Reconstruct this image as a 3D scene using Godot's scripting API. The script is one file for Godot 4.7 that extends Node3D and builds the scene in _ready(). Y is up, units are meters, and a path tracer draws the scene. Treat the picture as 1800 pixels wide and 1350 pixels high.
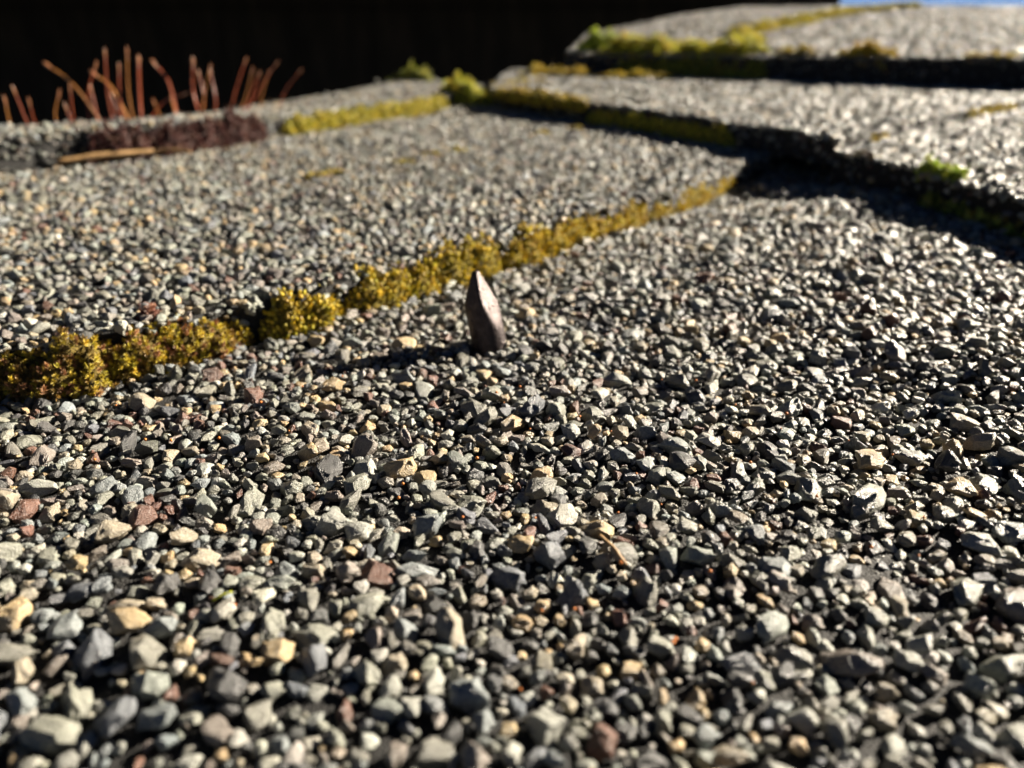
extends Node3D
# A weathered shingle roof seen from a few centimetres above it. Lengths below are written in millimetres and multiplied by MM.

const MM := 0.001
const CAM_H := 22.6
const CAM_PITCH := 25.126
const FOCAL := 24.07          # for a sensor 24 mm high: 53 degrees from top to bottom

var rng := RandomNumberGenerator.new()
var names := {}
var mats := {}
var rocks: Array = []         # [vertices, normals] of angular granules, radius about 1
var tints: Array = []
var tint_share: Array = []
var single_meshes: Array = []
var single_mats: Array = []
var swell := FastNoiseLite.new()
var candidates: Array = []    # granules close to the lens, to become objects of their own


func _ready() -> void:
	rng.seed = 4711
	swell.seed = 5
	swell.frequency = 0.055
	# ---- camera
	var cam := Camera3D.new()
	cam.name = "camera"
	var lens := CameraAttributesPhysical.new()
	lens.frustum_focal_length = FOCAL
	lens.frustum_near = 0.003
	lens.frustum_far = 900.0
	lens.frustum_focus_distance = 0.044
	lens.exposure_aperture = 40.0
	cam.attributes = lens
	cam.position = Vector3(0, CAM_H, 0) * MM
	cam.rotation_degrees = Vector3(-CAM_PITCH, 0, 0)
	add_child(cam)
	cam.current = true
	# ---- sky
	var env := Environment.new()
	env.background_mode = Environment.BG_SKY
	var sky_mat := ProceduralSkyMaterial.new()
	sky_mat.sky_top_color = Color(0.0028, 0.006, 0.016).linear_to_srgb()
	sky_mat.sky_horizon_color = Color(0.068, 0.115, 0.20).linear_to_srgb()
	sky_mat.sky_curve = 0.07
	sky_mat.ground_bottom_color = Color(0.015, 0.015, 0.014).linear_to_srgb()
	sky_mat.ground_horizon_color = Color(0.04, 0.05, 0.06).linear_to_srgb()
	sky_mat.sun_angle_max = 8.0
	var sky := Sky.new()
	sky.sky_material = sky_mat
	env.sky = sky
	env.tonemap_mode = Environment.TONE_MAPPER_LINEAR
	env.tonemap_exposure = 4.2
	env.sdfgi_enabled = true
	env.ssao_enabled = true
	env.ssil_enabled = true
	var we := WorldEnvironment.new()
	we.name = "world_environment"
	we.environment = env
	add_child(we)
	# ---- sun: low, from the right and a little behind what the camera looks at
	var sun := DirectionalLight3D.new()
	sun.name = "sun"
	sun.light_energy = 1.6
	sun.light_color = Color(1.0, 0.95, 0.87)
	sun.light_angular_distance = 0.53
	sun.shadow_enabled = true
	add_child(sun)
	var to_sun := sun_way(61.0, 22.5)
	sun.look_at_from_position(to_sun, Vector3.ZERO, Vector3.UP)

	make_materials()
	make_rocks()
	build_surroundings()
	build_roof()
	build_nail()
	build_moss()
	build_stalks()
	build_small_things()


func sun_way(azimuth: float, height: float) -> Vector3:
	var a := deg_to_rad(azimuth)
	var e := deg_to_rad(height)
	return Vector3(cos(e) * sin(a), sin(e), -cos(e) * cos(a))

# ------------------------------------------------------------------ helpers

func numbered(called: String) -> String:
	if not names.has(called):
		names[called] = 0
		return called
	names[called] += 1
	return "%s_%03d" % [called, names[called]]


func thing(called: String, label: String, category: String, at := Vector3.ZERO, group := "") -> Node3D:
	var o := Node3D.new()
	o.name = numbered(called)
	o.position = at
	o.set_meta("label", label)
	o.set_meta("category", category)
	if group:
		o.set_meta("group", group)
	add_child(o, true)
	return o


func part(called: String, mesh: Mesh, m: Material, parent: Node3D, stuff := false) -> MeshInstance3D:
	var o := MeshInstance3D.new()
	o.name = called
	o.mesh = mesh
	o.material_override = m
	if stuff:
		o.set_meta("kind", "stuff")
	parent.add_child(o, true)
	return o


func lin(r: float, g: float, b: float) -> Color:
	return Color(r, g, b).linear_to_srgb()


func noise_tex(frequency: float, low: float, high: float, sd: int, octaves := 4, size := 256) -> NoiseTexture2D:
	var n := FastNoiseLite.new()
	n.seed = sd
	n.noise_type = FastNoiseLite.TYPE_SIMPLEX_SMOOTH
	n.frequency = frequency
	n.fractal_octaves = octaves
	var t := NoiseTexture2D.new()
	t.width = size
	t.height = size
	t.seamless = true
	t.noise = n
	var g := Gradient.new()
	g.set_color(0, Color(low, low, low))
	g.set_color(1, Color(high, high, high))
	t.color_ramp = g
	return t


func mat(called: String, color: Color, rough: float, vertex := false) -> StandardMaterial3D:
	var m := StandardMaterial3D.new()
	m.resource_name = called
	m.albedo_color = color
	m.roughness = rough
	m.vertex_color_use_as_albedo = vertex
	mats[called] = m
	return m


func grain(m: StandardMaterial3D, tex: Texture2D, relief: Texture2D, tile_mm: float, relief_mm: float) -> void:
	m.uv1_triplanar = true
	m.uv1_world_triplanar = true
	m.uv1_scale = Vector3.ONE / (tile_mm * MM)
	m.albedo_texture = tex
	if relief:
		m.heightmap_enabled = true
		m.heightmap_texture = relief
		m.heightmap_scale = relief_mm * 0.1


func make_materials() -> void:
	var speckle := noise_tex(0.05, 0.58, 1.0, 3, 5)
	var pits := noise_tex(0.07, 0.0, 1.0, 9, 5)
	var g := mat("granule", Color.WHITE, 0.31, true)
	grain(g, speckle, pits, 1.5, 0.09)
	mats.speckle = speckle
	mats.pits = pits
	var a := mat("asphalt", lin(0.016, 0.015, 0.014), 0.75)
	grain(a, speckle, pits, 3.1, 0.25)
	var ms := mat("moss", Color.WHITE, 0.55, true)
	ms.backlight_enabled = true
	ms.backlight = Color(0.55, 0.55, 0.55)
	var mb := mat("moss_bed", lin(0.24, 0.18, 0.04), 0.95)
	grain(mb, speckle, pits, 1.7, 0.3)
	var n := mat("nail_steel", lin(0.075, 0.058, 0.058), 0.38)
	n.metallic = 0.75
	grain(n, noise_tex(0.02, 0.6, 1.0, 21, 5), noise_tex(0.09, 0.0, 1.0, 22, 3), 3.4, 0.06)
	var st := mat("stalk", lin(0.30, 0.06, 0.018), 0.28)
	st.backlight_enabled = true
	st.backlight = Color(0.5, 0.5, 0.5)
	var st2 := mat("stalk_amber", lin(0.36, 0.14, 0.025), 0.28)
	st2.backlight_enabled = true
	st2.backlight = Color(0.5, 0.5, 0.5)
	var cp := mat("capsule", lin(0.34, 0.14, 0.06), 0.25)
	cp.backlight_enabled = true
	cp.backlight = Color(0.5, 0.5, 0.5)
	var sw := mat("straw", lin(0.50, 0.30, 0.12), 0.6)
	grain(sw, noise_tex(0.02, 0.6, 1.0, 31, 4), pits, 6.0, 0.06)
	mat("pale_fibre", lin(0.6, 0.56, 0.48), 0.4)
	mat("orange", lin(0.55, 0.17, 0.02), 0.5)
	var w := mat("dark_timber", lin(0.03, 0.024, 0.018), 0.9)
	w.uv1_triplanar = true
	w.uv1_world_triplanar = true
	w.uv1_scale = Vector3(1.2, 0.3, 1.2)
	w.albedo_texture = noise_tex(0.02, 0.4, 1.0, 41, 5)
	var e := mat("earth", lin(0.06, 0.055, 0.035), 1.0)
	e.uv1_triplanar = true
	e.uv1_world_triplanar = true
	e.uv1_scale = Vector3.ONE * 0.2
	e.albedo_texture = noise_tex(0.02, 0.5, 1.0, 42, 5)
	mat("roof_board", lin(0.10, 0.075, 0.05), 0.9)
	# stone colours of the crushed rock, with how common each is
	tints = [Color(0.34, 0.345, 0.285), Color(0.27, 0.265, 0.225), Color(0.47, 0.475, 0.42), Color(0.29, 0.32, 0.32), Color(0.60, 0.45, 0.25), Color(0.21, 0.11, 0.08),
		Color(0.10, 0.10, 0.10), Color(0.31, 0.27, 0.235), Color(0.43, 0.375, 0.28), Color(0.62, 0.60, 0.52), Color(0.19, 0.205, 0.225), Color(0.36, 0.39, 0.345), Color(0.25, 0.165, 0.14)]
	tint_share = [0.16, 0.13, 0.10, 0.08, 0.085, 0.04, 0.09, 0.09, 0.09, 0.03, 0.055, 0.07, 0.035]
	for c in tints:
		var s := mat("granule_" + str(single_mats.size()), (c as Color).linear_to_srgb(), 0.31)
		grain(s, speckle, pits, 1.5, 0.09)
		single_mats.append(s)


func pick_tint(r: RandomNumberGenerator) -> int:
	var x := r.randf()
	for i in tint_share.size():
		x -= tint_share[i]
		if x < 0.0:
			return i
	return 0

# ------------------------------------------------------------------ crushed stone

func make_rocks() -> void:
	for k in 44:
		rocks.append(rock(11 + k % 4))
	for r in rocks:
		var a := []
		a.resize(Mesh.ARRAY_MAX)
		a[Mesh.ARRAY_VERTEX] = r[0]
		a[Mesh.ARRAY_NORMAL] = r[1]
		var m := ArrayMesh.new()
		m.add_surface_from_arrays(Mesh.PRIMITIVE_TRIANGLES, a)
		single_meshes.append(m)


func rock(planes: int) -> Array:
	# a block cut by random planes: its corners are where three planes meet inside all others
	var n: Array = []
	var d: Array = []
	for i in planes:
		var y := 1.0 - 2.0 * (i + 0.5) / planes
		var phi := i * 2.39996 + rng.randf_range(-0.5, 0.5)
		var v := Vector3(sqrt(1.0 - y * y) * cos(phi), y, sqrt(1.0 - y * y) * sin(phi))
		v = (v + Vector3(rng.randfn(), rng.randfn(), rng.randfn()) * 0.22).normalized()
		n.append(v)
		d.append(rng.randf_range(0.68, 1.0))
	var shape := Vector3(rng.randf_range(0.9, 1.4), rng.randf_range(0.55, 0.9), rng.randf_range(0.7, 1.0))
	var corners: Array = []
	for i in planes:
		corners.append([])
	var ids: Array = []
	for i in planes:
		for j in range(i + 1, planes):
			for k in range(j + 1, planes):
				var det: float = n[i].dot(n[j].cross(n[k]))
				if absf(det) < 0.02:
					continue
				var p: Vector3 = (n[j].cross(n[k]) * d[i] + n[k].cross(n[i]) * d[j] + n[i].cross(n[j]) * d[k]) / det
				var inside := p.length() < 2.2
				for l in planes:
					if l != i and l != j and l != k and n[l].dot(p) > d[l] + 1e-5:
						inside = false
						break
				if inside:
					for f in [i, j, k]:
						corners[f].append(ids.size())
					ids.append(p)
	var bent: Array = []
	for p in ids:
		var q: Vector3 = p * minf(1.0, 1.25 / p.length())
		bent.append((q + Vector3(rng.randfn(), rng.randfn(), rng.randfn()) * 0.075) * shape)
	var faces: Array = []
	for f in planes:
		var c: Array = corners[f]
		if c.size() < 3:
			continue
		var mid := Vector3.ZERO
		for i in c:
			mid += ids[i]
		mid /= c.size()
		var ax: Vector3 = (ids[c[0]] - mid).normalized()
		var ay: Vector3 = n[f].cross(ax)
		c.sort_custom(func(i, j): return atan2((ids[i] - mid).dot(ay), (ids[i] - mid).dot(ax)) < atan2((ids[j] - mid).dot(ay), (ids[j] - mid).dot(ax)))
		var heart := Vector3.ZERO
		for i in c:
			heart += bent[i]
		heart = heart / c.size() + n[f] * shape * rng.randfn() * 0.05
		for i in c.size():
			faces.append([heart, bent[c[(i + 1) % c.size()]], bent[c[i]]])   # clockwise from outside
	# split every triangle in four, round the edges off and roughen: worn, chipped grains
	var chips := FastNoiseLite.new()
	chips.seed = rng.randi() % 10000
	chips.frequency = 0.9
	var at := {}
	var place: Array = []
	var tris: Array = []
	var id := func(p: Vector3) -> int:
		var key := Vector3i((p * 4000.0).round())
		if not at.has(key):
			at[key] = place.size()
			place.append(p)
		return at[key]
	for t in faces:
		var ab: Vector3 = (t[0] + t[1]) * 0.5
		var bc: Vector3 = (t[1] + t[2]) * 0.5
		var ca: Vector3 = (t[2] + t[0]) * 0.5
		for q in [[t[0], ab, ca], [ab, t[1], bc], [ca, bc, t[2]], [ab, bc, ca]]:
			var three := [id.call(q[0]), id.call(q[1]), id.call(q[2])]
			if three[0] != three[1] and three[1] != three[2] and three[0] != three[2]:
				tris.append(three)
	var sum: Array = []
	var many: Array = []
	for p in place:
		sum.append(Vector3.ZERO)
		many.append(0)
	for t in tris:
		for k in 3:
			sum[t[k]] += place[t[(k + 1) % 3]] + place[t[(k + 2) % 3]]
			many[t[k]] += 2
	var worn: Array = []
	for i in place.size():
		var p: Vector3 = place[i]
		if many[i] > 0:
			p = p.lerp(sum[i] / many[i], 0.3)
		worn.append(p * (1.0 + 0.2 * chips.get_noise_3d(p.x, p.y, p.z) + 0.2 * chips.get_noise_3d(p.x * 3.1, p.y * 3.1, p.z * 3.1)))
	var soft: Array = []
	for p in worn:
		soft.append(Vector3.ZERO)
	for t in tris:
		var nrm: Vector3 = (worn[t[2]] - worn[t[0]]).cross(worn[t[1]] - worn[t[0]])
		for k in 3:
			soft[t[k]] += nrm
	var v := PackedVector3Array()
	var nn := PackedVector3Array()
	for t in tris:
		var flat: Vector3 = (worn[t[2]] - worn[t[0]]).cross(worn[t[1]] - worn[t[0]]).normalized()
		if flat.length() < 0.5:
			continue
		for k in 3:
			v.append(worn[t[k]])
			nn.append((flat * 0.6 + (soft[t[k]] as Vector3).normalized() * 0.4).normalized())
	return [v, nn]


func seen(p: Vector3, margin: float) -> float:
	# depth in front of the lens in mm, or -1 outside the view widened by margin: what lies outside need not be strewn
	var c := cos(deg_to_rad(CAM_PITCH))
	var s := sin(deg_to_rad(CAM_PITCH))
	var y := p.y - CAM_H
	var depth := -p.z * c - y * s
	if depth < 6.0:
		return -1.0
	var up := y * c - p.z * s
	if absf(p.x) > depth * 0.665 * margin + 3.0 or absf(up) > depth * 0.4985 * margin + 3.0:
		return -1.0
	return depth


func strew(poly: PackedVector2Array, height: Callable, density: float, sizes: Array, sd: int, margin: float) -> Array:
	# granules in the polygon (x, -z in mm), big ones first, each kept clear of the others: [x, y, z, radius]
	var r := RandomNumberGenerator.new()
	r.seed = sd
	var lo := poly[0]
	var hi := poly[0]
	for p in poly:
		lo = lo.min(p)
		hi = hi.max(p)
	var area := (hi.x - lo.x) * (hi.y - lo.y)
	var out: Array = []
	var cell := 1.3
	var cols := int((hi.x - lo.x) / cell) + 3
	var heads := {}
	for s in sizes:                                   # [least radius, most radius, share of density, clearance]
		for i in int(area * density * s[2]):
			var p := Vector2(r.randf_range(lo.x, hi.x), r.randf_range(lo.y, hi.y))
			var y: float = height.call(p)
			if seen(Vector3(p.x, y, -p.y), margin) < 0.0:
				continue
			if not Geometry2D.is_point_in_polygon(p, poly):
				continue
			if swell.get_noise_2d(p.x * 2.2 + 300.0, p.y * 2.2) > 0.34 + 0.6 * r.randf():   # worn patches where fewer granules hold
				continue
			var rad: float = lerpf(s[0], s[1], pow(r.randf(), 1.6))
			var gx := int((p.x - lo.x) / cell) + 1
			var gy := int((p.y - lo.y) / cell) + 1
			var free := true
			for dy in [-1, 0, 1]:
				for dx in [-1, 0, 1]:
					var list = heads.get((gy + dy) * cols + gx + dx)
					if list == null:
						continue
					for k in list:
						var o: Array = out[k]
						var gap: float = (o[3] + rad) * s[3]
						if absf(o[0] - p.x) < gap and Vector2(o[0], o[2]).distance_squared_to(p) < gap * gap:
							free = false
							break
					if not free:
						break
				if not free:
					break
			if not free:
				continue
			var key := gy * cols + gx
			if not heads.has(key):
				heads[key] = []
			heads[key].append(out.size())
			out.append([p.x, y + rad * r.randf_range(-0.2, 0.42), p.y, rad])
	return out


func turn(r: RandomNumberGenerator) -> Basis:
	var b := Basis(Vector3.UP, r.randf() * TAU)
	var tilt := absf(r.randfn()) * 0.4
	return Basis(Vector3.RIGHT.rotated(Vector3.UP, r.randf() * TAU), tilt) * b


func stone_color(r: RandomNumberGenerator, k: int) -> Color:
	var t: Color = tints[k]
	var f := r.randf_range(0.65, 1.3)
	return Color(t.r * f * r.randf_range(0.95, 1.05), t.g * f, t.b * f * r.randf_range(0.94, 1.06))

# ------------------------------------------------------------------ roof

func ragged(poly: PackedVector2Array, step: float, amount: float, sd: int) -> PackedVector2Array:
	var f := FastNoiseLite.new()
	f.seed = sd
	f.frequency = 0.35
	var out := PackedVector2Array()
	for i in poly.size():
		var a := poly[i]
		var b := poly[(i + 1) % poly.size()]
		var k := clampi(int(a.distance_to(b) / step), 1, 220)
		for j in k:
			var p := a.lerp(b, float(j) / k)
			out.append(p + Vector2(f.get_noise_2d(p.x, p.y), f.get_noise_2d(p.x + 80.0, p.y - 33.0)) * amount)
	return out


func slab(poly: PackedVector2Array, top: Callable, bottom: float) -> ArrayMesh:
	# a sheet with that outline, its upper face at top(p) and its underside level, cut edges upright
	var st := SurfaceTool.new()
	st.begin(Mesh.PRIMITIVE_TRIANGLES)
	st.set_smooth_group(-1)
	var up := func(p: Vector2) -> Vector3: return Vector3(p.x, top.call(p), -p.y) * MM
	var down := func(p: Vector2) -> Vector3: return Vector3(p.x, bottom, -p.y) * MM
	var lay := func(outline: PackedVector2Array, place: Callable, back: bool) -> void:
		var tri := Geometry2D.triangulate_polygon(outline)
		for i in range(0, tri.size(), 3):
			var q := [outline[tri[i]], outline[tri[i + 1]], outline[tri[i + 2]]]
			if ((q[1] - q[0]).cross(q[2] - q[0]) > 0.0) != back:    # seen from above, x right and y away: make it clockwise
				q = [q[0], q[2], q[1]]
			for p in q:
				st.add_vertex(place.call(p))
	lay.call(poly, down, true)
	# the upper face follows its heights cell by cell
	var lo := poly[0]
	var hi := poly[0]
	for p in poly:
		lo = lo.min(p)
		hi = hi.max(p)
	var cell := 5.0
	for cx in int((hi.x - lo.x) / cell) + 1:
		for cy in int((hi.y - lo.y) / cell) + 1:
			var o := lo + Vector2(cx, cy) * cell
			var square := PackedVector2Array([o, o + Vector2(cell, 0), o + Vector2(cell, cell), o + Vector2(0, cell)])
			var inside := 0
			for p in square:
				inside += int(Geometry2D.is_point_in_polygon(p, poly))
			if inside == 4:
				lay.call(square, up, false)
			else:
				for piece in Geometry2D.intersect_polygons(square, poly):
					lay.call(piece, up, false)
	var turned := Geometry2D.is_polygon_clockwise(poly)
	for i in poly.size():
		var a := poly[i]
		var b := poly[(i + 1) % poly.size()]
		if turned:
			var t := a
			a = b
			b = t
		for p in [up.call(a), up.call(b), down.call(b), up.call(a), down.call(b), down.call(a)]:
			st.add_vertex(p)
	st.generate_normals()
	return st.commit()


func f_height(p: Vector2) -> float:
	var s := Vector2(129, -89).normalized()
	var q := p - Vector2(0, 296)
	return 12.5 + q.dot(s) * 0.01276 + q.dot(Vector2(89, 129).normalized()) * 0.0715


func v2(list: Array) -> PackedVector2Array:
	var out := PackedVector2Array()
	for i in range(0, list.size(), 2):
		out.append(Vector2(list[i], list[i + 1]))
	return out


func along(poly: PackedVector2Array, height: Callable, bottom: float, per_mm: float, radius: float, sd: int) -> Array:
	# granules stuck to the cut edge of a shingle
	var r := RandomNumberGenerator.new()
	r.seed = sd
	var out: Array = []
	for i in poly.size():
		var a := poly[i]
		var b := poly[(i + 1) % poly.size()]
		var k := a.distance_to(b) * per_mm
		for j in int(k) + int(r.randf() < fmod(k, 1.0)):
			var p := a.lerp(b, r.randf())
			var top: float = height.call(p)
			var y := lerpf(top, bottom, pow(r.randf(), 1.8))
			if seen(Vector3(p.x, y, -p.y), 1.15) > 0.0:
				out.append([p.x, y, p.y, radius * r.randf_range(0.6, 1.3)])
	return out


func build_roof() -> void:
	var roof := Node3D.new()
	roof.name = "roof"
	roof.set_meta("kind", "structure")
	roof.set_meta("label", "weathered shingle roof strewn with grey stone granules")
	add_child(roof)
	# the bare deck, ending on the left in the gable's edge
	var deck := v2([-190, -320, 620, -320, 620, 560, 60, 560, 40, 540, 30, 400, 16, 318, -4, 292, -24, 281, -43, 278, -58, 219, -65, 194, -73, 157, -78, 140, -88, 131, -125, 96, -190, 30])
	part("roof_deck", slab(deck, func(_p): return -3.4, -24.0), mats.roof_board, roof)

	var flat := func(level: float, roll: float) -> Callable:
		return func(p: Vector2) -> float: return level + roll * (swell.get_noise_2d(p.x, p.y) + 0.35 * swell.get_noise_2d(p.x * 4.0, p.y * 4.0))
	# each shingle: outline, level, underside, density, least and most size, seed
	var near_sizes := [[0.47, 0.86, 0.55, 0.86], [0.30, 0.47, 4.2, 0.80], [0.16, 0.30, 5.0, 0.78]]
	var mid_sizes := [[0.40, 0.66, 1.1, 0.84], [0.26, 0.40, 4.4, 0.82]]
	var step_sizes := [[0.40, 0.66, 1.6, 0.80], [0.26, 0.40, 3.0, 0.80]]
	var far_sizes := [[0.45, 0.85, 1.15, 0.9]]

	var a_poly := v2([-150, -60, 330, -60, 330, 210, 66, 210, 45.5, 134, 36.0, 121, 27.5, 109, 21, 99.5, 15, 93, 8.5, 86, 3, 80, -1, 75, -5, 71, -8, 68, -10.6, 64.5, -14, 60.6, -17.5, 57.2, -21.6, 54.4, -24, 52, -28, 49, -31, 47.2, -35, 46, -50, 33, -100, -14])
	var a_level: Callable = flat.call(0.0, 0.6)
	var a_height := func(p: Vector2) -> float: return a_level.call(p) + 1.9 * smoothstep(8.0, 50.0, p.x + 0.12 * p.y - 8.0) * smoothstep(2.0, 24.0, (p - Vector2(47, 130)).dot(Vector2(0.72, -0.69)))
	shingle(roof, a_poly, a_height, -3.0, 1.0, near_sizes, 11, 1.12, true)

	var b_poly := v2([-185, 25, -66, 18, -50, 34, -36, 47, -31, 48.2, -28, 50, -24, 53, -21.6, 55.4, -17.5, 58.2, -14, 61.6, -10.6, 65.5, -8, 69, -5, 72, -1, 76, 3, 81, 8.5, 87, 15, 94, 21, 100.5, 27.5, 110, 36, 122, 45.5, 135, 60, 150, 60, 300, 44, 539, 40, 539, 30, 399, 16, 317, -4, 291, -24, 280, -43, 277, -58, 218, -65, 193, -73, 156, -78, 139, -88, 130, -125, 95])
	shingle(roof, b_poly, flat.call(3.0, 0.35), 0.15, 1.0, mid_sizes, 12, 1.12, true)

	var c_poly := v2([-118, 70, -92, 91, -75, 109.5, -66, 119.5, -56, 132, -45.5, 149, -38, 163, -31.8, 175.5, -24, 188, -17.5, 204, -14, 222, -20, 250, -28, 280, -32, 277, -45.5, 219, -54, 194, -62.5, 157, -67, 134, -79, 127, -110, 108])
	var c_height := func(p: Vector2) -> float: return lerpf(8.0, 5.7, smoothstep(118.0, 178.0, p.y)) + 0.3 * swell.get_noise_2d(p.x, p.y)
	shingle(roof, c_poly, c_height, 3.4, 1.0, mid_sizes, 13, 1.1, false)

	var d_poly := v2([-6, 226, -4.4, 212, 3, 196, 12.7, 181, 27.8, 158, 39, 138, 44.7, 126, 47.9, 117.5, 51.5, 121, 83, 154, 115, 181, 160, 190, 130, 215, 70, 260, 0, 305])
	shingle(roof, d_poly, flat.call(7.1, 0.5), 3.3, 1.0, step_sizes, 14, 1.1, false)

	var e_poly := v2([47.3, 116.5, 50.8, 103, 52.8, 91, 54.0, 80, 57, 55, 62, 20, 70, -50, 330, -50, 330, 205, 160, 189, 116, 180, 84, 153, 52, 120])
	shingle(roof, e_poly, flat.call(5.6, 0.45), 0.2, 1.0, step_sizes, 15, 1.1, false)

	var f_poly := v2([19, 292, 24, 281, 34, 271, 50, 262, 67, 249, 85, 238, 100, 226, 115, 217, 132, 205, 180, 171, 260, 120, 400, 220, 320, 330, 236, 386, 188, 466, 138, 519, 91, 471, 56, 406, 32, 373, 25, 325])
	shingle(roof, f_poly, f_height, 5.6, 1.0, far_sizes, 16, 1.08, false)

	# the 300 granules that show largest are pieces of their own
	candidates.sort_custom(func(x, y): return x[4] > y[4])
	var r := RandomNumberGenerator.new()
	r.seed = 77
	for i in candidates.size():
		var g: Array = candidates[i]
		if i >= 300:
			g[5].append(g)
			continue
		var o := part("granule", single_meshes[r.randi() % single_meshes.size()], single_mats[pick_tint(r)], g[6])
		o.transform = Transform3D(turn(r) * (g[3] * MM), Vector3(g[0], g[1], -g[2]) * MM)
	for child in roof.get_children():
		if child.has_meta("rest"):
			var list: Array = child.get_meta("rest")
			child.remove_meta("rest")
			scatter(child, list)


func shingle(roof: Node3D, poly: PackedVector2Array, height: Callable, bottom: float, density: float, sizes: Array, sd: int, margin: float, near: bool) -> void:
	var edge := ragged(poly, 1.6, 0.55, sd)
	var top := func(p: Vector2) -> float: return height.call(p) - 0.22
	var s := part("shingle", slab(edge, top, bottom), mats.asphalt, roof)
	var list := strew(edge, height, density, sizes, sd, margin)
	list.append_array(along(edge, height, bottom, 7.0 if sd == 13 else 3.0, 0.38, sd + 100))
	var rest: Array = []
	for g in list:
		if near and g[3] > 0.3:
			var depth := seen(Vector3(g[0], g[1], -g[2]), 1.0)
			if depth > 0.0:
				candidates.append([g[0], g[1], g[2], g[3], g[3] / depth, rest, s])
				continue
		rest.append(g)
	s.set_meta("rest", rest)


func scatter(parent: Node3D, list: Array) -> void:
	# the small granules of a shingle, sorted by the colour of their stone
	var r := RandomNumberGenerator.new()
	r.seed = list.size()
	var kinds := {"grey_granules": [1, 7, 10], "green_grey_granules": [0, 3, 11], "pale_granules": [2, 9], "tan_granules": [4, 8], "red_brown_granules": [5, 12], "dark_granules": [6]}
	var kind_of := {}
	var sorted := {}
	for k in kinds:
		sorted[k] = []
		for t in kinds[k]:
			kind_of[t] = k
	for g in list:
		var t := pick_tint(r)
		sorted[kind_of[t]].append([g, t])
	for k in kinds:
		var mm := MultiMesh.new()
		mm.transform_format = MultiMesh.TRANSFORM_3D
		mm.use_colors = true
		mm.mesh = single_meshes[r.randi() % single_meshes.size()]
		mm.instance_count = sorted[k].size()
		for i in sorted[k].size():
			var g: Array = sorted[k][i][0]
			var b := turn(r) * Basis.from_scale(Vector3(r.randf_range(0.75, 1.25), r.randf_range(0.75, 1.2), r.randf_range(0.75, 1.25)))
			if r.randf() < 0.5:
				b = b * Basis(Vector3.RIGHT, PI)
			mm.set_instance_transform(i, Transform3D(b * Basis.from_scale(Vector3.ONE * g[3] * MM), Vector3(g[0], g[1], -g[2]) * MM))
			mm.set_instance_color(i, stone_color(r, sorted[k][i][1]))
		var o := MultiMeshInstance3D.new()
		o.name = k
		o.multimesh = mm
		o.material_override = mats.granule
		o.set_meta("kind", "stuff")
		parent.add_child(o, true)

# ------------------------------------------------------------------ nail

func build_nail() -> void:
	var t := thing("roofing_nail", "dark steel nail tip standing up out of the grey granules", "nail", Vector3(-1.75, 0, -55.3) * MM)
	var st := SurfaceTool.new()
	st.begin(Mesh.PRIMITIVE_TRIANGLES)
	var f := FastNoiseLite.new()
	f.seed = 8
	f.frequency = 0.8
	var around := 56
	var up := 60
	var full := 7.6
	for j in up + 1:
		var y := lerpf(-2.0, 5.75, pow(float(j) / up, 0.9))
		for i in around:
			var a := TAU * i / around
			# a four-sided point: one edge of it towards the lens, one flat to the right
			var rad := 1.36
			for k in 4:
				var face_way := deg_to_rad([-8.0, 95.0, 178.0, 270.0][k] + 38.0)
				var tilt: float = [0.29, 0.40, 0.30, 0.38][k]
				var reach: float = (5.9 - y) * tilt * 0.93 + 0.2
				var facing := cos(a - face_way)
				if facing > 0.05:
					var other := reach / facing
					var h := clampf(0.5 + 0.5 * (other - rad) / 0.22, 0.0, 1.0)
					rad = lerpf(other, rad, h) - 0.22 * h * (1.0 - h)
			rad = rad + 0.03 * f.get_noise_3d(cos(a) * 1.4, y, sin(a) * 1.4)
			var lean := Vector3(-0.17 * maxf(y, 0.0), 0, -0.08 * y)
			st.set_smooth_group(0)
			st.add_vertex((Vector3(cos(a) * rad, y, sin(a) * rad) + lean) * MM)
	for j in up:
		for i in around:
			var a := j * around + i
			var b := j * around + (i + 1) % around
			for q in [a, b, b + around, a, b + around, a + around]:
				st.add_index(q)
	st.add_vertex(Vector3(-0.17 * 5.75, 5.83, -0.08 * 5.75) * MM)
	var tip := (up + 1) * around
	for i in around:
		for q in [up * around + i, up * around + (i + 1) % around, tip]:
			st.add_index(q)
	st.generate_normals()
	part("point", st.commit(), mats.nail_steel, t)

# ------------------------------------------------------------------ moss

func leaf(st: SurfaceTool, root: Vector3, way: Vector3, side: Vector3, length: float, wide: float, curl: float) -> void:
	# a small pointed blade, hollow along its middle, that bends over by curl
	var out := way.cross(side).normalized()
	var p1 := root + way * length * 0.5 + out * curl * length * 0.15
	var p2 := root + way * length + out * curl * length * 0.55
	var dip := out * wide * 0.25
	for tri in [[root - side * wide * 0.35, p1 - side * wide * 0.5, p1 - dip], [root - side * wide * 0.35, p1 - dip, root + side * wide * 0.35], [root + side * wide * 0.35, p1 - dip, p1 + side * wide * 0.5], [p1 - side * wide * 0.5, p2, p1 - dip], [p1 - dip, p2, p1 + side * wide * 0.5]]:
		for p in tri:
			st.add_vertex(p)


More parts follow.
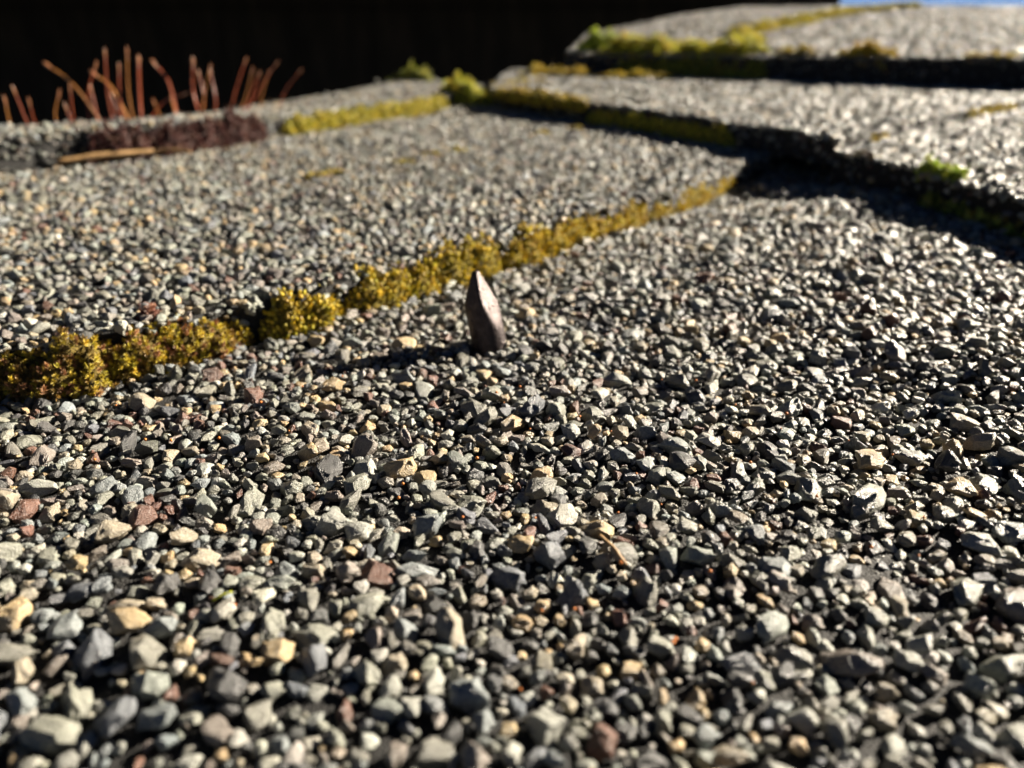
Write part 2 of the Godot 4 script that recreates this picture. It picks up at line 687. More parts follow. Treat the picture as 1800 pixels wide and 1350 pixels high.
func shoot(kind: String, sd: int) -> Array:
	# one moss shoot of unit size standing on the origin: [vertices, normals]
	var r := RandomNumberGenerator.new()
	r.seed = sd
	var st := SurfaceTool.new()
	st.begin(Mesh.PRIMITIVE_TRIANGLES)
	st.set_smooth_group(-1)
	var count := 17
	if kind == "bud":
		var core := SphereMesh.new()
		core.radius = 0.55
		core.height = 1.25
		core.radial_segments = 8
		core.rings = 4
		var ca := core.get_mesh_arrays()
		for q in ca[Mesh.ARRAY_INDEX]:
			st.add_vertex(ca[Mesh.ARRAY_VERTEX][q])
	for i in count:
		var u := (i + 0.5) / count
		var phi := i * 2.39996 + r.randf_range(-0.3, 0.3)
		var round_ := Vector3(cos(phi), 0, sin(phi))
		var side := Vector3(-sin(phi), 0, cos(phi))
		if kind == "bud":            # leaves closed over one another to a knob
			var low := Vector3(0, lerpf(-0.7, 0.35, u), 0)
			var way := (round_ * lerpf(1.0, 0.25, u) + Vector3.UP * lerpf(0.35, 1.0, u)).normalized()
			leaf(st, low + round_ * 0.15, way, side, lerpf(0.85, 0.7, u) * r.randf_range(0.8, 1.25), 0.5, -0.6)
		elif kind == "star":         # open, narrow leaves with points that stick out
			var low := Vector3(0, lerpf(-0.8, 0.3, u), 0)
			var way := (round_ * lerpf(1.0, 0.35, u) + Vector3.UP * lerpf(0.3, 1.1, u)).normalized()
			leaf(st, low, way, side, lerpf(1.35, 1.0, u) * r.randf_range(0.75, 1.3), 0.34, r.randf_range(-0.35, 0.25))
		else:                        # "frond": long, slack leaves
			var low := Vector3(0, lerpf(-0.8, 0.9, u), 0)
			var way := (round_ * 0.8 + Vector3.UP * r.randf_range(0.2, 0.9)).normalized()
			leaf(st, low, way, side, r.randf_range(1.0, 1.7), 0.4, r.randf_range(-0.2, 0.7))
	st.generate_normals()
	var a := st.commit_to_arrays()
	var v: PackedVector3Array = a[Mesh.ARRAY_VERTEX]
	var n: PackedVector3Array = a[Mesh.ARRAY_NORMAL]
	var idx = a[Mesh.ARRAY_INDEX]
	if idx != null and idx.size() > 0:
		var v2_ := PackedVector3Array()
		var n2 := PackedVector3Array()
		for i in idx:
			v2_.append(v[i])
			n2.append(n[i])
		return [v2_, n2]
	return [v, n]


var shoots := {}


func moss(called: String, label: String, path: Array, wide: float, high: float, kind: String, colors: Array, size: float, gap: float, sd: int, rough := 1.0, category := "moss", group := "moss cushions along the shingle seams") -> Node3D:
	# a cushion along the path (mm), its bed a lumpy half tube and its surface closed by shoots
	var at: Vector3 = path[path.size() / 2]
	var t := thing(called, label, category, at * MM, group)
	var r := RandomNumberGenerator.new()
	r.seed = sd
	var f := FastNoiseLite.new()
	f.seed = sd
	f.frequency = 0.42 / maxf(1.0, wide * 0.5)
	var curve := Curve3D.new()
	for p in path:
		curve.add_point(p - at)
	var length := curve.get_baked_length()
	var place := func(s: float, a: float, grow: float) -> Vector3:
		var c := curve.sample_baked(clampf(s, 0.0, length))
		var d := curve.sample_baked(minf(s + 0.4, length)) - curve.sample_baked(maxf(s - 0.4, 0.0))
		var across := Vector3(-d.z, 0, d.x).normalized()
		var ends := pow(clampf(minf(s, length - s) / (wide * 1.5) + 0.1, 0.0, 1.0), 0.55)
		var lump := 1.0 + rough * (0.38 * f.get_noise_3d(c.x + at.x, a * 2.0, c.z + at.z) + 0.3 * f.get_noise_3d(c.x * 2.7, a * 5.0 + 9.0, c.z * 2.7)) + 0.3 * rough * f.get_noise_3d(c.x * 0.55 + 40.0, 3.0, c.z * 0.55)
		return c + (across * cos(a) * wide * lump + Vector3.UP * sin(a) * high * lump) * ends * grow
	var st := SurfaceTool.new()
	st.begin(Mesh.PRIMITIVE_TRIANGLES)
	var rings := maxi(8, int(length / 0.5))
	var around := 14
	for j in rings + 1:
		for i in around + 1:
			st.add_vertex(place.call(length * j / rings, lerpf(-0.5, PI + 0.5, float(i) / around), 0.88) * MM)
	for j in rings:
		for i in around:
			var q := j * (around + 1) + i
			for k in [q, q + 1, q + around + 2, q, q + around + 2, q + around + 1]:
				st.add_index(k)
	st.generate_normals()
	var mean := Color(0, 0, 0)
	for c in colors:
		mean += c * (0.75 / colors.size())
	var bed_mat: StandardMaterial3D = mats.moss_bed.duplicate()
	bed_mat.albedo_color = Color(mean.r, mean.g, mean.b).linear_to_srgb()
	part("cushion", st.commit(), bed_mat, t)
	if not shoots.has(kind):
		shoots[kind] = []
		for i in 8:
			shoots[kind].append(shoot(kind, 60 + i))
	var v := PackedVector3Array()
	var n := PackedVector3Array()
	var cs := PackedColorArray()
	var count := int(length * PI * (wide + high) * 0.5 / (gap * gap))
	var used: Array = []
	var cells := {}
	for i in count * 3:
		var s := r.randf_range(-0.1, length + 0.1)
		var a := r.randf_range(-0.25, PI + 0.25)
		var p: Vector3 = place.call(s, a, 0.98)
		var cell := Vector3i((p / gap).floor())
		var free := true
		for dx in [-1, 0, 1]:
			for dy in [-1, 0, 1]:
				for dz in [-1, 0, 1]:
					for o in cells.get(cell + Vector3i(dx, dy, dz), []):
						if (o as Vector3).distance_to(p) < gap * 0.82:
							free = false
		if not free:
			continue
		if not cells.has(cell):
			cells[cell] = []
		cells[cell].append(p)
		var p_a: Vector3 = place.call(s, a + 0.1, 0.98)
		var p_s: Vector3 = place.call(s + 0.25, a, 0.98)
		var normal := (p_s - p).cross(p_a - p).normalized()
		if normal.dot(p - curve.sample_baked(clampf(s, 0.0, length))) < 0.0:
			normal = -normal
		normal = (normal + Vector3.UP * 0.55 + Vector3(r.randfn(), r.randfn(), r.randfn()) * 0.22).normalized()
		var x := normal.cross(Vector3(0.3, 0.2, 0.9)).normalized()
		var b := Basis(x, normal, x.cross(normal)) * Basis(Vector3.UP, r.randf() * TAU)
		var k: Array = shoots[kind][r.randi() % 8]
		var z := size * r.randf_range(0.75, 1.25)
		v.append_array(Transform3D(b * (z * MM), p * MM) * (k[0] as PackedVector3Array))
		n.append_array(Transform3D(b, Vector3.ZERO) * (k[1] as PackedVector3Array))
		var c: Color = colors[r.randi() % colors.size()]
		var g := r.randf_range(0.75, 1.25)
		var cc := PackedColorArray()
		cc.resize((k[0] as PackedVector3Array).size())
		cc.fill(Color(c.r * g, c.g * g * r.randf_range(0.93, 1.07), c.b * g))
		cs.append_array(cc)
	var arr := []
	arr.resize(Mesh.ARRAY_MAX)
	arr[Mesh.ARRAY_VERTEX] = v
	arr[Mesh.ARRAY_NORMAL] = n
	arr[Mesh.ARRAY_COLOR] = cs
	var m := ArrayMesh.new()
	m.add_surface_from_arrays(Mesh.PRIMITIVE_TRIANGLES, arr)
	part("shoots", m, mats.moss, t, true)
	return t


func build_moss() -> void:
	var gold := [Color(0.56, 0.42, 0.035), Color(0.62, 0.48, 0.04), Color(0.44, 0.33, 0.03), Color(0.52, 0.44, 0.04), Color(0.30, 0.21, 0.03), Color(0.34, 0.27, 0.03)]
	var amber := [Color(0.54, 0.40, 0.03), Color(0.44, 0.30, 0.025), Color(0.56, 0.45, 0.04)]
	var brownish := [Color(0.46, 0.34, 0.03), Color(0.26, 0.16, 0.03), Color(0.54, 0.42, 0.05), Color(0.32, 0.16, 0.07), Color(0.36, 0.29, 0.03), Color(0.20, 0.13, 0.03)]
	var green := [Color(0.44, 0.52, 0.04), Color(0.32, 0.43, 0.03), Color(0.52, 0.56, 0.06)]
	var olive := [Color(0.46, 0.40, 0.035), Color(0.34, 0.31, 0.03), Color(0.54, 0.44, 0.04)]
	var mossy := [Color(0.30, 0.33, 0.04), Color(0.22, 0.26, 0.03), Color(0.28, 0.22, 0.04), Color(0.36, 0.36, 0.05)]
	var lime := [Color(0.56, 0.54, 0.05), Color(0.46, 0.46, 0.04), Color(0.62, 0.50, 0.05), Color(0.38, 0.40, 0.04)]
	var wine := [Color(0.10, 0.035, 0.03), Color(0.075, 0.03, 0.028), Color(0.13, 0.05, 0.04), Color(0.16, 0.08, 0.06)]
	var M := func(called: String, label: String, path: Array, wide: float, high: float, kind: String, colors: Array, size: float, gap: float, sd: int, rough := 1.0) -> void:
		moss(called, label, path, wide, high, kind, colors, size, gap, sd, rough)
	# along the seam that crosses the picture, from the left edge up to the right
	M.call("moss_cushion", "spiky yellow-brown moss cushion at the left end of the diagonal seam", [Vector3(-38, 0.2, -44.4), Vector3(-34.2, 0.2, -46.8), Vector3(-31.0, 0.2, -47.7), Vector3(-26.6, 0.2, -50.4)], 1.9, 2.3, "star", brownish, 0.27, 0.34, 201, 1.5)
	M.call("moss_cushion", "brown-tinged spiky moss cushion just left of the round golden cushions", [Vector3(-29.2, 0.2, -48.9), Vector3(-26.2, 0.2, -50.7), Vector3(-23.9, 0.2, -52.6), Vector3(-20.6, 0.2, -56.2)], 1.8, 2.3, "star", brownish, 0.26, 0.33, 202, 1.5)
	M.call("moss_cushion", "golden knobbly moss cushion, leftmost of the round ones on the diagonal seam", [Vector3(-20.0, 0.2, -56.6), Vector3(-17.3, 0.2, -58.3), Vector3(-14.4, 0.2, -61.2)], 1.5, 2.8, "bud", gold, 0.27, 0.36, 203, 1.3)
	M.call("moss_cushion", "longest golden knobbly moss cushion left of the nail", [Vector3(-14.7, 0.2, -61.2), Vector3(-10.6, 0.2, -65.4), Vector3(-6.2, 0.2, -70.2)], 1.5, 2.7, "bud", gold, 0.27, 0.36, 204, 1.4)
	M.call("moss_cushion", "bright golden moss cushion right behind the nail tip", [Vector3(-8.2, 0.2, -68.3), Vector3(-4.8, 0.2, -71.9), Vector3(-1.4, 0.2, -76.0)], 1.4, 2.9, "bud", gold, 0.27, 0.36, 205, 1.4)
	M.call("moss_cushion", "amber moss cushion on the diagonal seam just right of the nail", [Vector3(-1.2, 0.2, -76.0), Vector3(3.0, 0.2, -80.9), Vector3(9.4, 0.2, -87.9)], 1.2, 2.3, "bud", amber, 0.28, 0.38, 206, 1.6)
	M.call("moss_cushion", "small amber moss cushion in the middle of the right half of the diagonal seam", [Vector3(7.4, 0.2, -85.9), Vector3(11.6, 0.2, -90.4), Vector3(15.8, 0.2, -95.3)], 0.9, 2.0, "bud", amber, 0.28, 0.38, 207, 1.7)
	M.call("moss_cushion", "thin amber moss cushion towards the dark right end of the diagonal seam", [Vector3(14.8, 0.2, -94.3), Vector3(20.6, 0.2, -100.7), Vector3(27.4, 0.2, -110)], 0.8, 1.8, "bud", amber, 0.28, 0.39, 208, 1.8)
	M.call("moss_tuft", "last small dull amber moss tuft at the shaded right end of the diagonal seam", [Vector3(27.4, 0.2, -110.2), Vector3(33.4, 0.2, -118.2)], 0.5, 1.3, "star", amber, 0.30, 0.42, 209, 1.8)
	moss("moss_tuft", "dry red-brown moss tuft on the upper side of the diagonal seam at left", [Vector3(-27.2, 2.6, -53.0), Vector3(-25.8, 2.6, -53.6)], 0.7, 1.5, "star", [Color(0.22, 0.10, 0.07), Color(0.30, 0.15, 0.10)], 0.32, 0.38, 210)
	# along the upper left seam
	M.call("moss_cushion", "olive-gold moss strip right of the wine-red moss on the upper left seam", [Vector3(-43.4, 3.2, -151.5), Vector3(-37.0, 3.2, -163.5), Vector3(-29.6, 3.2, -178)], 1.3, 2.9, "bud", olive, 0.48, 0.62, 211)
	M.call("moss_cushion", "olive-gold moss strip leading up to the mossy corner on the upper left seam", [Vector3(-30.6, 3.2, -176.5), Vector3(-23.2, 3.2, -188), Vector3(-16.6, 3.2, -204)], 1.4, 3.0, "bud", olive, 0.48, 0.65, 212)
	moss("moss_cushion", "dark wine-red moss in the shaded step below the red stalks", [Vector3(-64.0, 3.4, -119.8), Vector3(-55.0, 3.4, -131), Vector3(-45.2, 3.4, -147)], 1.2, 3.7, "star", wine, 0.5, 0.62, 213, 1.6)
	# where the seams meet
	M.call("moss_clump", "bright green moss clump at the left tip of the mossy corner", [Vector3(-40, 3.2, -262), Vector3(-31, 3.2, -264), Vector3(-24, 3.2, -258)], 2.8, 5.0, "star", [Color(0.34, 0.36, 0.04), Color(0.22, 0.24, 0.03), Color(0.14, 0.14, 0.025), Color(0.44, 0.42, 0.05)], 0.65, 0.95, 214, 1.9)
	M.call("moss_clump", "olive moss clump in the corner where the seams meet", [Vector3(-19, 3.2, -226), Vector3(-12, 3.2, -214), Vector3(-5.2, 3.2, -214)], 3.6, 4.8, "star", lime, 0.6, 0.85, 215, 1.3)
	M.call("moss_cushion", "golden moss along the lip of the right-hand step", [Vector3(-4.0, 6.0, -206), Vector3(7.0, 6.0, -189), Vector3(16.2, 5.8, -175)], 1.7, 2.0, "bud", gold, 0.45, 0.62, 216, 1.6)
	M.call("moss_cushion", "moss hanging in the shaded face of the right-hand step", [Vector3(16.2, 3.2, -174.0), Vector3(27.2, 3.2, -157.0), Vector3(38.2, 3.2, -137.6)], 1.0, 2.4, "bud", olive, 0.45, 0.62, 217, 1.5)
	M.call("moss_cushion", "low gold moss spread on the lit ledge at the mossy corner", [Vector3(-6, 5.6, -224), Vector3(2, 6.0, -234), Vector3(12, 6.2, -240)], 3.6, 1.5, "bud", gold, 0.6, 0.85, 230, 1.8)
	M.call("moss_cushion", "orange-gold moss patch lying before the far step, left one", [Vector3(2, 6.2, -268), Vector3(14, 6.2, -268), Vector3(24, 6.2, -259)], 4.5, 2.8, "star", gold, 0.7, 0.95, 218, 1.8)
	M.call("moss_cushion", "orange-gold moss patch lying before the far step, right one", [Vector3(25, 6.2, -258), Vector3(38, 6.2, -252), Vector3(50, 6.2, -246)], 3.0, 2.2, "star", gold, 0.7, 0.95, 219, 1.8)
	M.call("moss_clump", "bright green moss clump on the left end of the far step", [Vector3(22, 9.8, -290), Vector3(31, 10.6, -293), Vector3(40, 11.2, -288)], 5.0, 7.4, "star", green, 0.8, 1.1, 220, 1.8)
	M.call("moss_clump", "yellow-green moss mat draped over the lip of the far step, left part", [Vector3(30, 12.4, -284), Vector3(43.5, 12.6, -274), Vector3(54.5, 12.8, -267)], 5.4, 4.8, "star", lime, 0.75, 1.0, 221, 1.8)
	M.call("moss_clump", "lower yellow-green moss mat draped over the lip of the far step, middle part", [Vector3(52.5, 12.6, -268), Vector3(63.5, 13.0, -260), Vector3(77.5, 13.2, -251)], 4.8, 3.9, "star", lime, 0.75, 1.0, 231, 1.9)
	M.call("moss_clump", "green moss hanging down the shaded face of the far step", [Vector3(33, 6.8, -272.5), Vector3(48, 6.8, -262.5), Vector3(62, 7.0, -253), Vector3(76, 7.4, -244.5)], 1.8, 4.6, "star", mossy, 0.7, 0.95, 233, 1.6)
	M.call("moss_clump", "pale gold moss spread over the top of the far shingle behind its lip", [Vector3(48, f_height(Vector2(48, 283)), -283), Vector3(60, f_height(Vector2(60, 276)), -276), Vector3(74, f_height(Vector2(74, 272)), -272), Vector3(86, f_height(Vector2(86, 300)), -300)], 4.2, 1.9, "star", lime, 0.8, 1.1, 234, 1.9)
	M.call("moss_tuft", "thin gold moss tuft on the far step's lip, left of the drooping tuft", [Vector3(77, 12.8, -249), Vector3(88, 13.2, -241.5)], 2.6, 2.6, "star", gold, 0.65, 0.95, 232, 1.8)
	M.call("moss_clump", "drooping gold moss tuft on the lip of the far step", [Vector3(91.5, 12.4, -237), Vector3(99.5, 13.4, -232), Vector3(105, 10.6, -225)], 2.6, 3.4, "star", amber, 0.7, 0.95, 222, 1.8)
	M.call("moss_clump", "small gold moss tuft at the right end of the far step's lip", [Vector3(117, 13.2, -218.5), Vector3(121, 13.8, -215.5), Vector3(128, 13.6, -210.5)], 1.6, 1.7, "star", gold, 0.6, 0.9, 223, 1.8)
	M.call("moss_clump", "gold-green moss in the seam that climbs the far shingle", [Vector3(80, f_height(Vector2(80, 312)), -312), Vector3(100, f_height(Vector2(100, 336)), -336), Vector3(119, f_height(Vector2(119, 357)), -357), Vector3(142, f_height(Vector2(142, 384)), -384)], 3.4, 2.4, "star", olive, 0.9, 1.3, 224, 1.9)
	M.call("moss_clump", "gold-green moss at the top end of the seam on the skyline", [Vector3(145, f_height(Vector2(145, 388)), -388), Vector3(164, f_height(Vector2(164, 412)), -412), Vector3(204, f_height(Vector2(204, 428)), -428)], 3.8, 2.0, "star", olive, 1.0, 1.4, 225, 1.9)
	# at the right edge
	M.call("moss_clump", "bright yellow-green moss clump at the right edge, below the step", [Vector3(52.2, 4.9, -101.0), Vector3(53.2, 5.1, -97.0), Vector3(53.8, 5.0, -93.0)], 1.0, 1.4, "star", green, 0.36, 0.5, 226, 2.0)
	M.call("moss_clump", "green moss on the shaded step face at the right edge", [Vector3(51.2, 0.4, -97.0), Vector3(52.4, 0.6, -90.0), Vector3(53.4, 0.4, -82.0), Vector3(56.0, 0.4, -68.0)], 0.6, 2.3, "frond", mossy, 0.42, 0.78, 227, 2.2)
	M.call("moss_tuft", "small golden moss tuft in the right-hand seam, nearer one", [Vector3(55.4, 5.2, -125.4), Vector3(61, 5.2, -131.0)], 0.8, 1.2, "bud", amber, 0.4, 0.6, 228)
	M.call("moss_tuft", "golden moss tuft in the right-hand seam at the picture's edge", [Vector3(88, 5.2, -157.6), Vector3(108, 5.2, -175)], 1.2, 1.8, "bud", gold, 0.5, 0.75, 229)
	var spots := [Vector3(-28.6, 3.0, -107.4), Vector3(-26.6, 3.0, -110.5), Vector3(-18.1, 3.0, -120.1), Vector3(-14.6, 3.0, -127.3), Vector3(-10.3, 3.0, -131.4), Vector3(4.4, 3.0, -154.4), Vector3(11.4, 3.0, -161.4)]
	var which := ["leftmost and nearest tiny golden moss speck on the middle shingle", "second tiny golden moss speck from the left on the middle shingle", "third tiny golden moss speck from the left on the middle shingle", "middle one of the seven tiny golden moss specks on the middle shingle",
		"third tiny golden moss speck from the right on the middle shingle", "tiny golden moss speck near the shaded step, second from the right", "rightmost tiny golden moss speck, closest to the shaded step"]
	for i in spots.size():
		var p: Vector3 = spots[i]
		moss("moss_speck", which[i], [p, p + Vector3(1.6, 0, -1.0), p + Vector3(3.0, 0, -1.6)], 0.5, 0.75, "bud", gold, 0.32, 0.5, 240 + i, 1.0, "moss", "tiny moss specks on the middle shingle")


# ------------------------------------------------------------------ red stalks of the moss

func tube(points: Array, radii: Array, sides := 8) -> ArrayMesh:
	var st := SurfaceTool.new()
	st.begin(Mesh.PRIMITIVE_TRIANGLES)
	var curve := Curve3D.new()
	for k in points.size():
		var way: Vector3 = (points[mini(k + 1, points.size() - 1)] - points[maxi(k - 1, 0)]) * 0.17
		curve.add_point(points[k], -way, way)
	var length := curve.get_baked_length()
	var rings := 14
	for j in rings + 1:
		var u := float(j) / rings
		var c := curve.sample_baked(length * u, true)
		var d := (curve.sample_baked(minf(length * u + length * 0.02, length), true) - curve.sample_baked(maxf(length * u - length * 0.02, 0.0), true)).normalized()
		var x := d.cross(Vector3(0.21, 0.13, 0.97)).normalized()
		var y := d.cross(x)
		var s := u * (radii.size() - 1)
		var rad := lerpf(radii[int(minf(s, radii.size() - 2))], radii[int(minf(s, radii.size() - 2)) + 1], s - minf(floorf(s), radii.size() - 2))
		for i in sides:
			var a := TAU * i / sides
			st.add_vertex((c + (x * cos(a) + y * sin(a)) * rad) * MM)
	for j in rings:
		for i in sides:
			var q := j * sides + i
			var w := j * sides + (i + 1) % sides
			for k in [q, w + sides, w, q, q + sides, w + sides]:
				st.add_index(k)
	for i in range(1, sides - 1):
		for k in [0, i, i + 1]:
			st.add_index(k)
		for k in [0, i + 1, i]:
			st.add_index(rings * sides + k)
	st.generate_normals()
	return st.commit()


func build_stalks() -> void:
	var spots := [
		[Vector3(-77.6, 3, -127.8), Vector3(-79.3, 11.1, -127.8)],
		[Vector3(-77.4, 3, -130.5), Vector3(-78.3, 8.0, -130.5), Vector3(-79.0, 12.4, -130.5)],
		[Vector3(-78.3, 3, -133.7), Vector3(-79.0, 10.4, -133.7)],
		[Vector3(-75.9, 3, -135.4), Vector3(-75.0, 11.5, -135.4)],
		[Vector3(-75.8, 3, -137.5), Vector3(-74.2, 12.2, -138.0)],
		[Vector3(-76.1, 3, -137.9), Vector3(-75.7, 9.2, -138.3)],
		[Vector3(-71.8, 3, -144.5), Vector3(-76.6, 12.4, -144.5), Vector3(-80.3, 15.6, -144.5)],
		[Vector3(-73.5, 3, -140.1), Vector3(-72.3, 15.5, -144.1)],
		[Vector3(-71.3, 3, -144.8), Vector3(-72.0, 10.4, -146.0), Vector3(-71.9, 17.3, -147.8)],
		[Vector3(-69.1, 3, -147.4), Vector3(-72.9, 11.3, -150.4), Vector3(-75.6, 13.9, -150.4)],
		[Vector3(-69.8, 3, -146.6), Vector3(-73.5, 10.3, -150.6)],
		[Vector3(-70.5, 3, -145.6), Vector3(-70.8, 14.9, -149.6)],
		[Vector3(-69.2, 3, -147.8), Vector3(-69.6, 11.0, -149.0), Vector3(-68.9, 17.5, -149.8)],
		[Vector3(-68.2, 3, -148.6), Vector3(-68.8, 9.0, -151.0), Vector3(-68.4, 16.0, -152.6)],
		[Vector3(-64.6, 3, -156.4), Vector3(-67.5, 11.7, -162.4), Vector3(-69.6, 15.1, -162.4)],
		[Vector3(-66.6, 3, -152.5), Vector3(-68.1, 8.6, -155.5)],
		[Vector3(-61.4, 3, -161.4), Vector3(-64.2, 9.4, -165.4), Vector3(-63.4, 15.2, -165.4)],
		[Vector3(-62.4, 3, -160.9), Vector3(-62.7, 13.0, -165.9)],
		[Vector3(-62.0, 3, -161.4), Vector3(-59.9, 14.1, -164.4)],
		[Vector3(-60.6, 3, -163.7), Vector3(-61.0, 13.2, -167.7)],
		[Vector3(-58.8, 3, -166.8), Vector3(-57.6, 9.0, -170.0), Vector3(-55.4, 15.1, -172.8)],
		[Vector3(-57.8, 3, -167.6), Vector3(-53.9, 13.2, -171.6)],
		[Vector3(-57.1, 3, -168.6), Vector3(-53.3, 12.3, -173.6)],
		[Vector3(-57.6, 3, -169.6), Vector3(-52.3, 11.5, -174.6), Vector3(-49.7, 14.5, -174.6)],
		[Vector3(-54.1, 3, -173.9), Vector3(-53.6, 8.0, -175.0), Vector3(-51.9, 12.4, -175.9)],
		[Vector3(-51.9, 3, -178.8), Vector3(-50.0, 8.6, -180.0), Vector3(-46.5, 12.7, -180.8)],
		[Vector3(-70.2, 3, -150.2), Vector3(-66.0, 8.9, -154.2), Vector3(-62.0, 10.3, -154.2)],
		[Vector3(-65.9, 3, -154.4), Vector3(-65.9, 8.9, -158.4)],
		[Vector3(-73.7, 3, -140.9), Vector3(-73.2, 11.8, -142.9)]]
	var bed := moss("stalked_moss", "low red-brown moss behind the upper left step bearing thin red stalks", [Vector3(-80, 2.8, -130), Vector3(-71.0, 2.8, -138), Vector3(-66.5, 2.8, -152), Vector3(-61.5, 2.8, -172), Vector3(-55, 2.8, -194)], 2.0, 2.4, "star", [Color(0.14, 0.06, 0.03), Color(0.10, 0.05, 0.02)], 0.6, 0.9, 260, 1.4, "moss", "")
	var r := RandomNumberGenerator.new()
	r.seed = 91
	for k in spots.size():
		var pts: Array = []
		for p in spots[k]:
			pts.append(p - bed.position / MM)
		if pts.size() == 2:                       # a slight bend half way
			pts.insert(1, (pts[0] as Vector3).lerp(pts[1], r.randf_range(0.45, 0.65)) + Vector3(r.randf_range(-1.1, 1.1), 0, r.randf_range(-0.7, 0.7)))
		var fat := k in [6, 9, 14, 13, 16]
		var w := (0.22 if fat else 0.11) * r.randf_range(0.85, 1.15)
		var s := part("stalk", tube(pts, [w * 1.25, w, w * 0.8]), mats.stalk_amber if k % 3 == 0 else mats.stalk, bed)
		# the capsule: a slim urn with a short beak, on the stalk's end
		var e: Vector3 = pts[pts.size() - 1]
		var d: Vector3 = (e - pts[pts.size() - 2]).normalized()
		part("capsule", tube([e - d * 0.3, e + d * 0.5, e + d * 1.3], [w * 0.8, w * 1.3, w * 1.45, w * 1.2, w * 0.4]), mats.capsule, s)

# ------------------------------------------------------------------ small things

func build_small_things() -> void:
	var o := thing("straw_stem", "flattened tan straw stem lying before the wine-red moss", "straw", Vector3(-60.5, 3.9, -121.6) * MM)
	part("stem", strip([Vector3(-6.8, 0.1, 4.6), Vector3(-1.6, 0.5, 0.9), Vector3(4.6, 0.4, -3.6)], 0.62, 0.5), mats.straw, o)
	part("thin_end", strip([Vector3(4.4, 0.6, -3.4), Vector3(7.2, 0.75, -3.0), Vector3(10.6, 0.5, -2.0)], 0.34, 0.24), mats.straw, o)
	var s := thing("wood_splinter", "thin curved tan splinter among the granules right of centre", "splinter", Vector3(4.6, 0.9, -28.4) * MM)
	part("sliver", strip([Vector3(-0.55, 0.35, -0.75), Vector3(0.0, 0.2, 0.0), Vector3(0.5, -0.15, 0.75)], 0.10, 0.07), mats.straw, s)
	var nd := thing("dry_needle", "pale shiny dry needle poking in at the right edge of the picture", "needle", Vector3(58, 6.7, -92) * MM)
	part("needle", tube([Vector3(-3.4, 0.5, -3.0), Vector3(1, 0.3, 2), Vector3(4, 0.0, 9)], [0.05, 0.16, 0.16]), mats.pale_fibre, nd)
	var f := thing("moss_leaf", "single bright yellow-green moss leaf lying on the granules at lower left", "moss leaf", Vector3(-12.1, 0.95, -25.2) * MM)
	var lm := mat("fresh_leaf", lin(0.50, 0.52, 0.03), 0.5)
	part("blade", strip([Vector3(-0.3, 0.0, 0.15), Vector3(0, 0.12, 0), Vector3(0.45, 0.25, -0.12)], 0.09, 0.03), lm, f)
	# orange specks: tiny round bodies stuck between the granules
	var r := RandomNumberGenerator.new()
	r.seed = 19
	var st := SurfaceTool.new()
	st.begin(Mesh.PRIMITIVE_TRIANGLES)
	for k in 46:
		var ball := SphereMesh.new()
		ball.radius = r.randf_range(0.05, 0.10) * MM
		ball.height = ball.radius * 1.8
		ball.radial_segments = 8
		ball.rings = 5
		var z := r.randf_range(19, 48)
		st.append_from(ball, 0, Transform3D(Basis(), Vector3(r.randf_range(-0.55, 0.62) * (z + 6.0), r.randf_range(0.5, 0.75), -z) * MM))
	var sp := MeshInstance3D.new()
	sp.name = "orange_specks"
	sp.mesh = st.commit()
	sp.material_override = mats.orange
	sp.set_meta("kind", "stuff")
	sp.set_meta("label", "tiny orange specks stuck between the granules")
	sp.set_meta("category", "specks")
	add_child(sp)


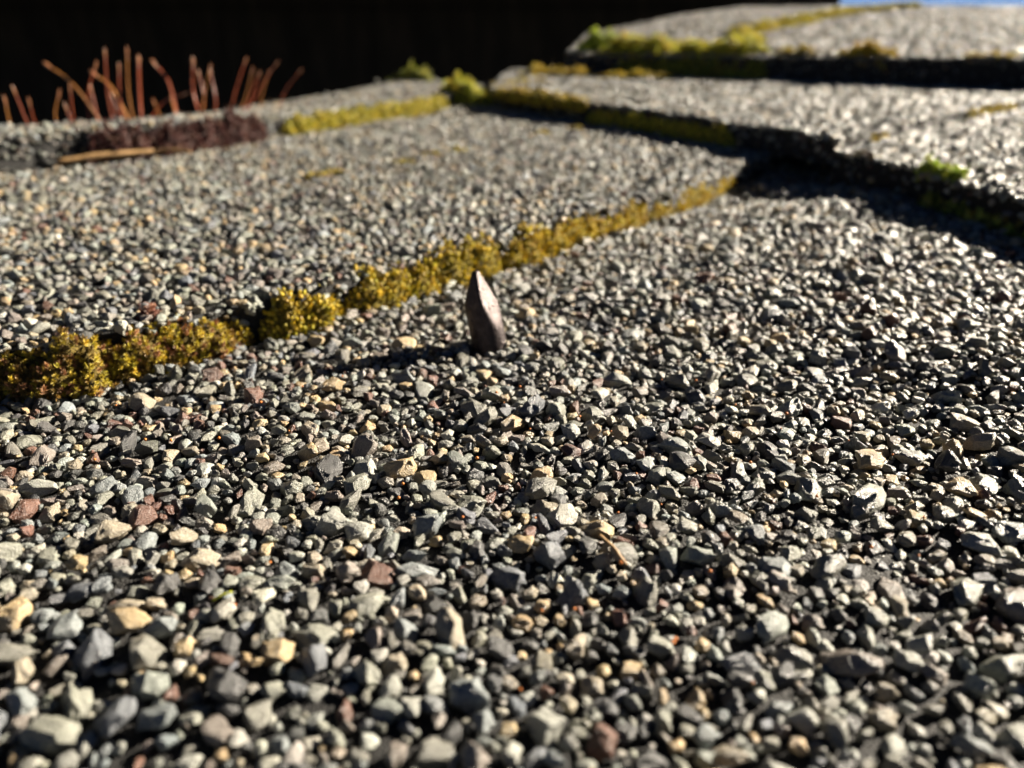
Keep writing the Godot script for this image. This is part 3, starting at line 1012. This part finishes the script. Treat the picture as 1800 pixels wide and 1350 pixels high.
func strip(points: Array, wide: float, thick: float) -> ArrayMesh:
	# a flattened stem along the points, tapering at both ends
	var st := SurfaceTool.new()
	st.begin(Mesh.PRIMITIVE_TRIANGLES)
	var curve := Curve3D.new()
	for p in points:
		curve.add_point(p)
	var length := curve.get_baked_length()
	var rings := 16
	var sides := 10
	for j in rings + 1:
		var u := float(j) / rings
		var c := curve.sample_baked(length * u)
		var d := (curve.sample_baked(minf(length * u + length * 0.05, length)) - curve.sample_baked(maxf(length * u - length * 0.05, 0.0))).normalized()
		var x := Vector3(-d.z, 0, d.x).normalized()
		var y := x.cross(d).normalized()
		var k := (0.7 + 0.3 * sin(u * PI)) * (1.0 + 0.08 * sin(u * 23.0))
		for i in sides:
			var a := TAU * i / sides
			st.add_vertex((c + x * cos(a) * wide * k + y * sin(a) * thick * k) * MM)
	for j in rings:
		for i in sides:
			var q := j * sides + i
			var w := j * sides + (i + 1) % sides
			for k in [q, w, w + sides, q, w + sides, q + sides]:
				st.add_index(k)
	for i in range(1, sides - 1):
		for k in [0, i + 1, i]:
			st.add_index(k)
		for k in [0, i, i + 1]:
			st.add_index(rings * sides + k)
	st.generate_normals()
	return st.commit()


func box(size: Vector3, at: Vector3) -> ArrayMesh:
	var st := SurfaceTool.new()
	st.begin(Mesh.PRIMITIVE_TRIANGLES)
	var b := BoxMesh.new()
	b.size = size
	st.append_from(b, 0, Transform3D(Basis(), at))
	return st.commit()


func build_surroundings() -> void:
	var ground := MeshInstance3D.new()
	ground.name = "ground"
	var pm := PlaneMesh.new()
	pm.size = Vector2(600, 600)
	ground.mesh = pm
	ground.material_override = mats.earth
	ground.position = Vector3(0, -3.2, 0)
	ground.set_meta("kind", "structure")
	add_child(ground)
	# the house beyond the roof: only its brown boards, deep under a porch roof, show
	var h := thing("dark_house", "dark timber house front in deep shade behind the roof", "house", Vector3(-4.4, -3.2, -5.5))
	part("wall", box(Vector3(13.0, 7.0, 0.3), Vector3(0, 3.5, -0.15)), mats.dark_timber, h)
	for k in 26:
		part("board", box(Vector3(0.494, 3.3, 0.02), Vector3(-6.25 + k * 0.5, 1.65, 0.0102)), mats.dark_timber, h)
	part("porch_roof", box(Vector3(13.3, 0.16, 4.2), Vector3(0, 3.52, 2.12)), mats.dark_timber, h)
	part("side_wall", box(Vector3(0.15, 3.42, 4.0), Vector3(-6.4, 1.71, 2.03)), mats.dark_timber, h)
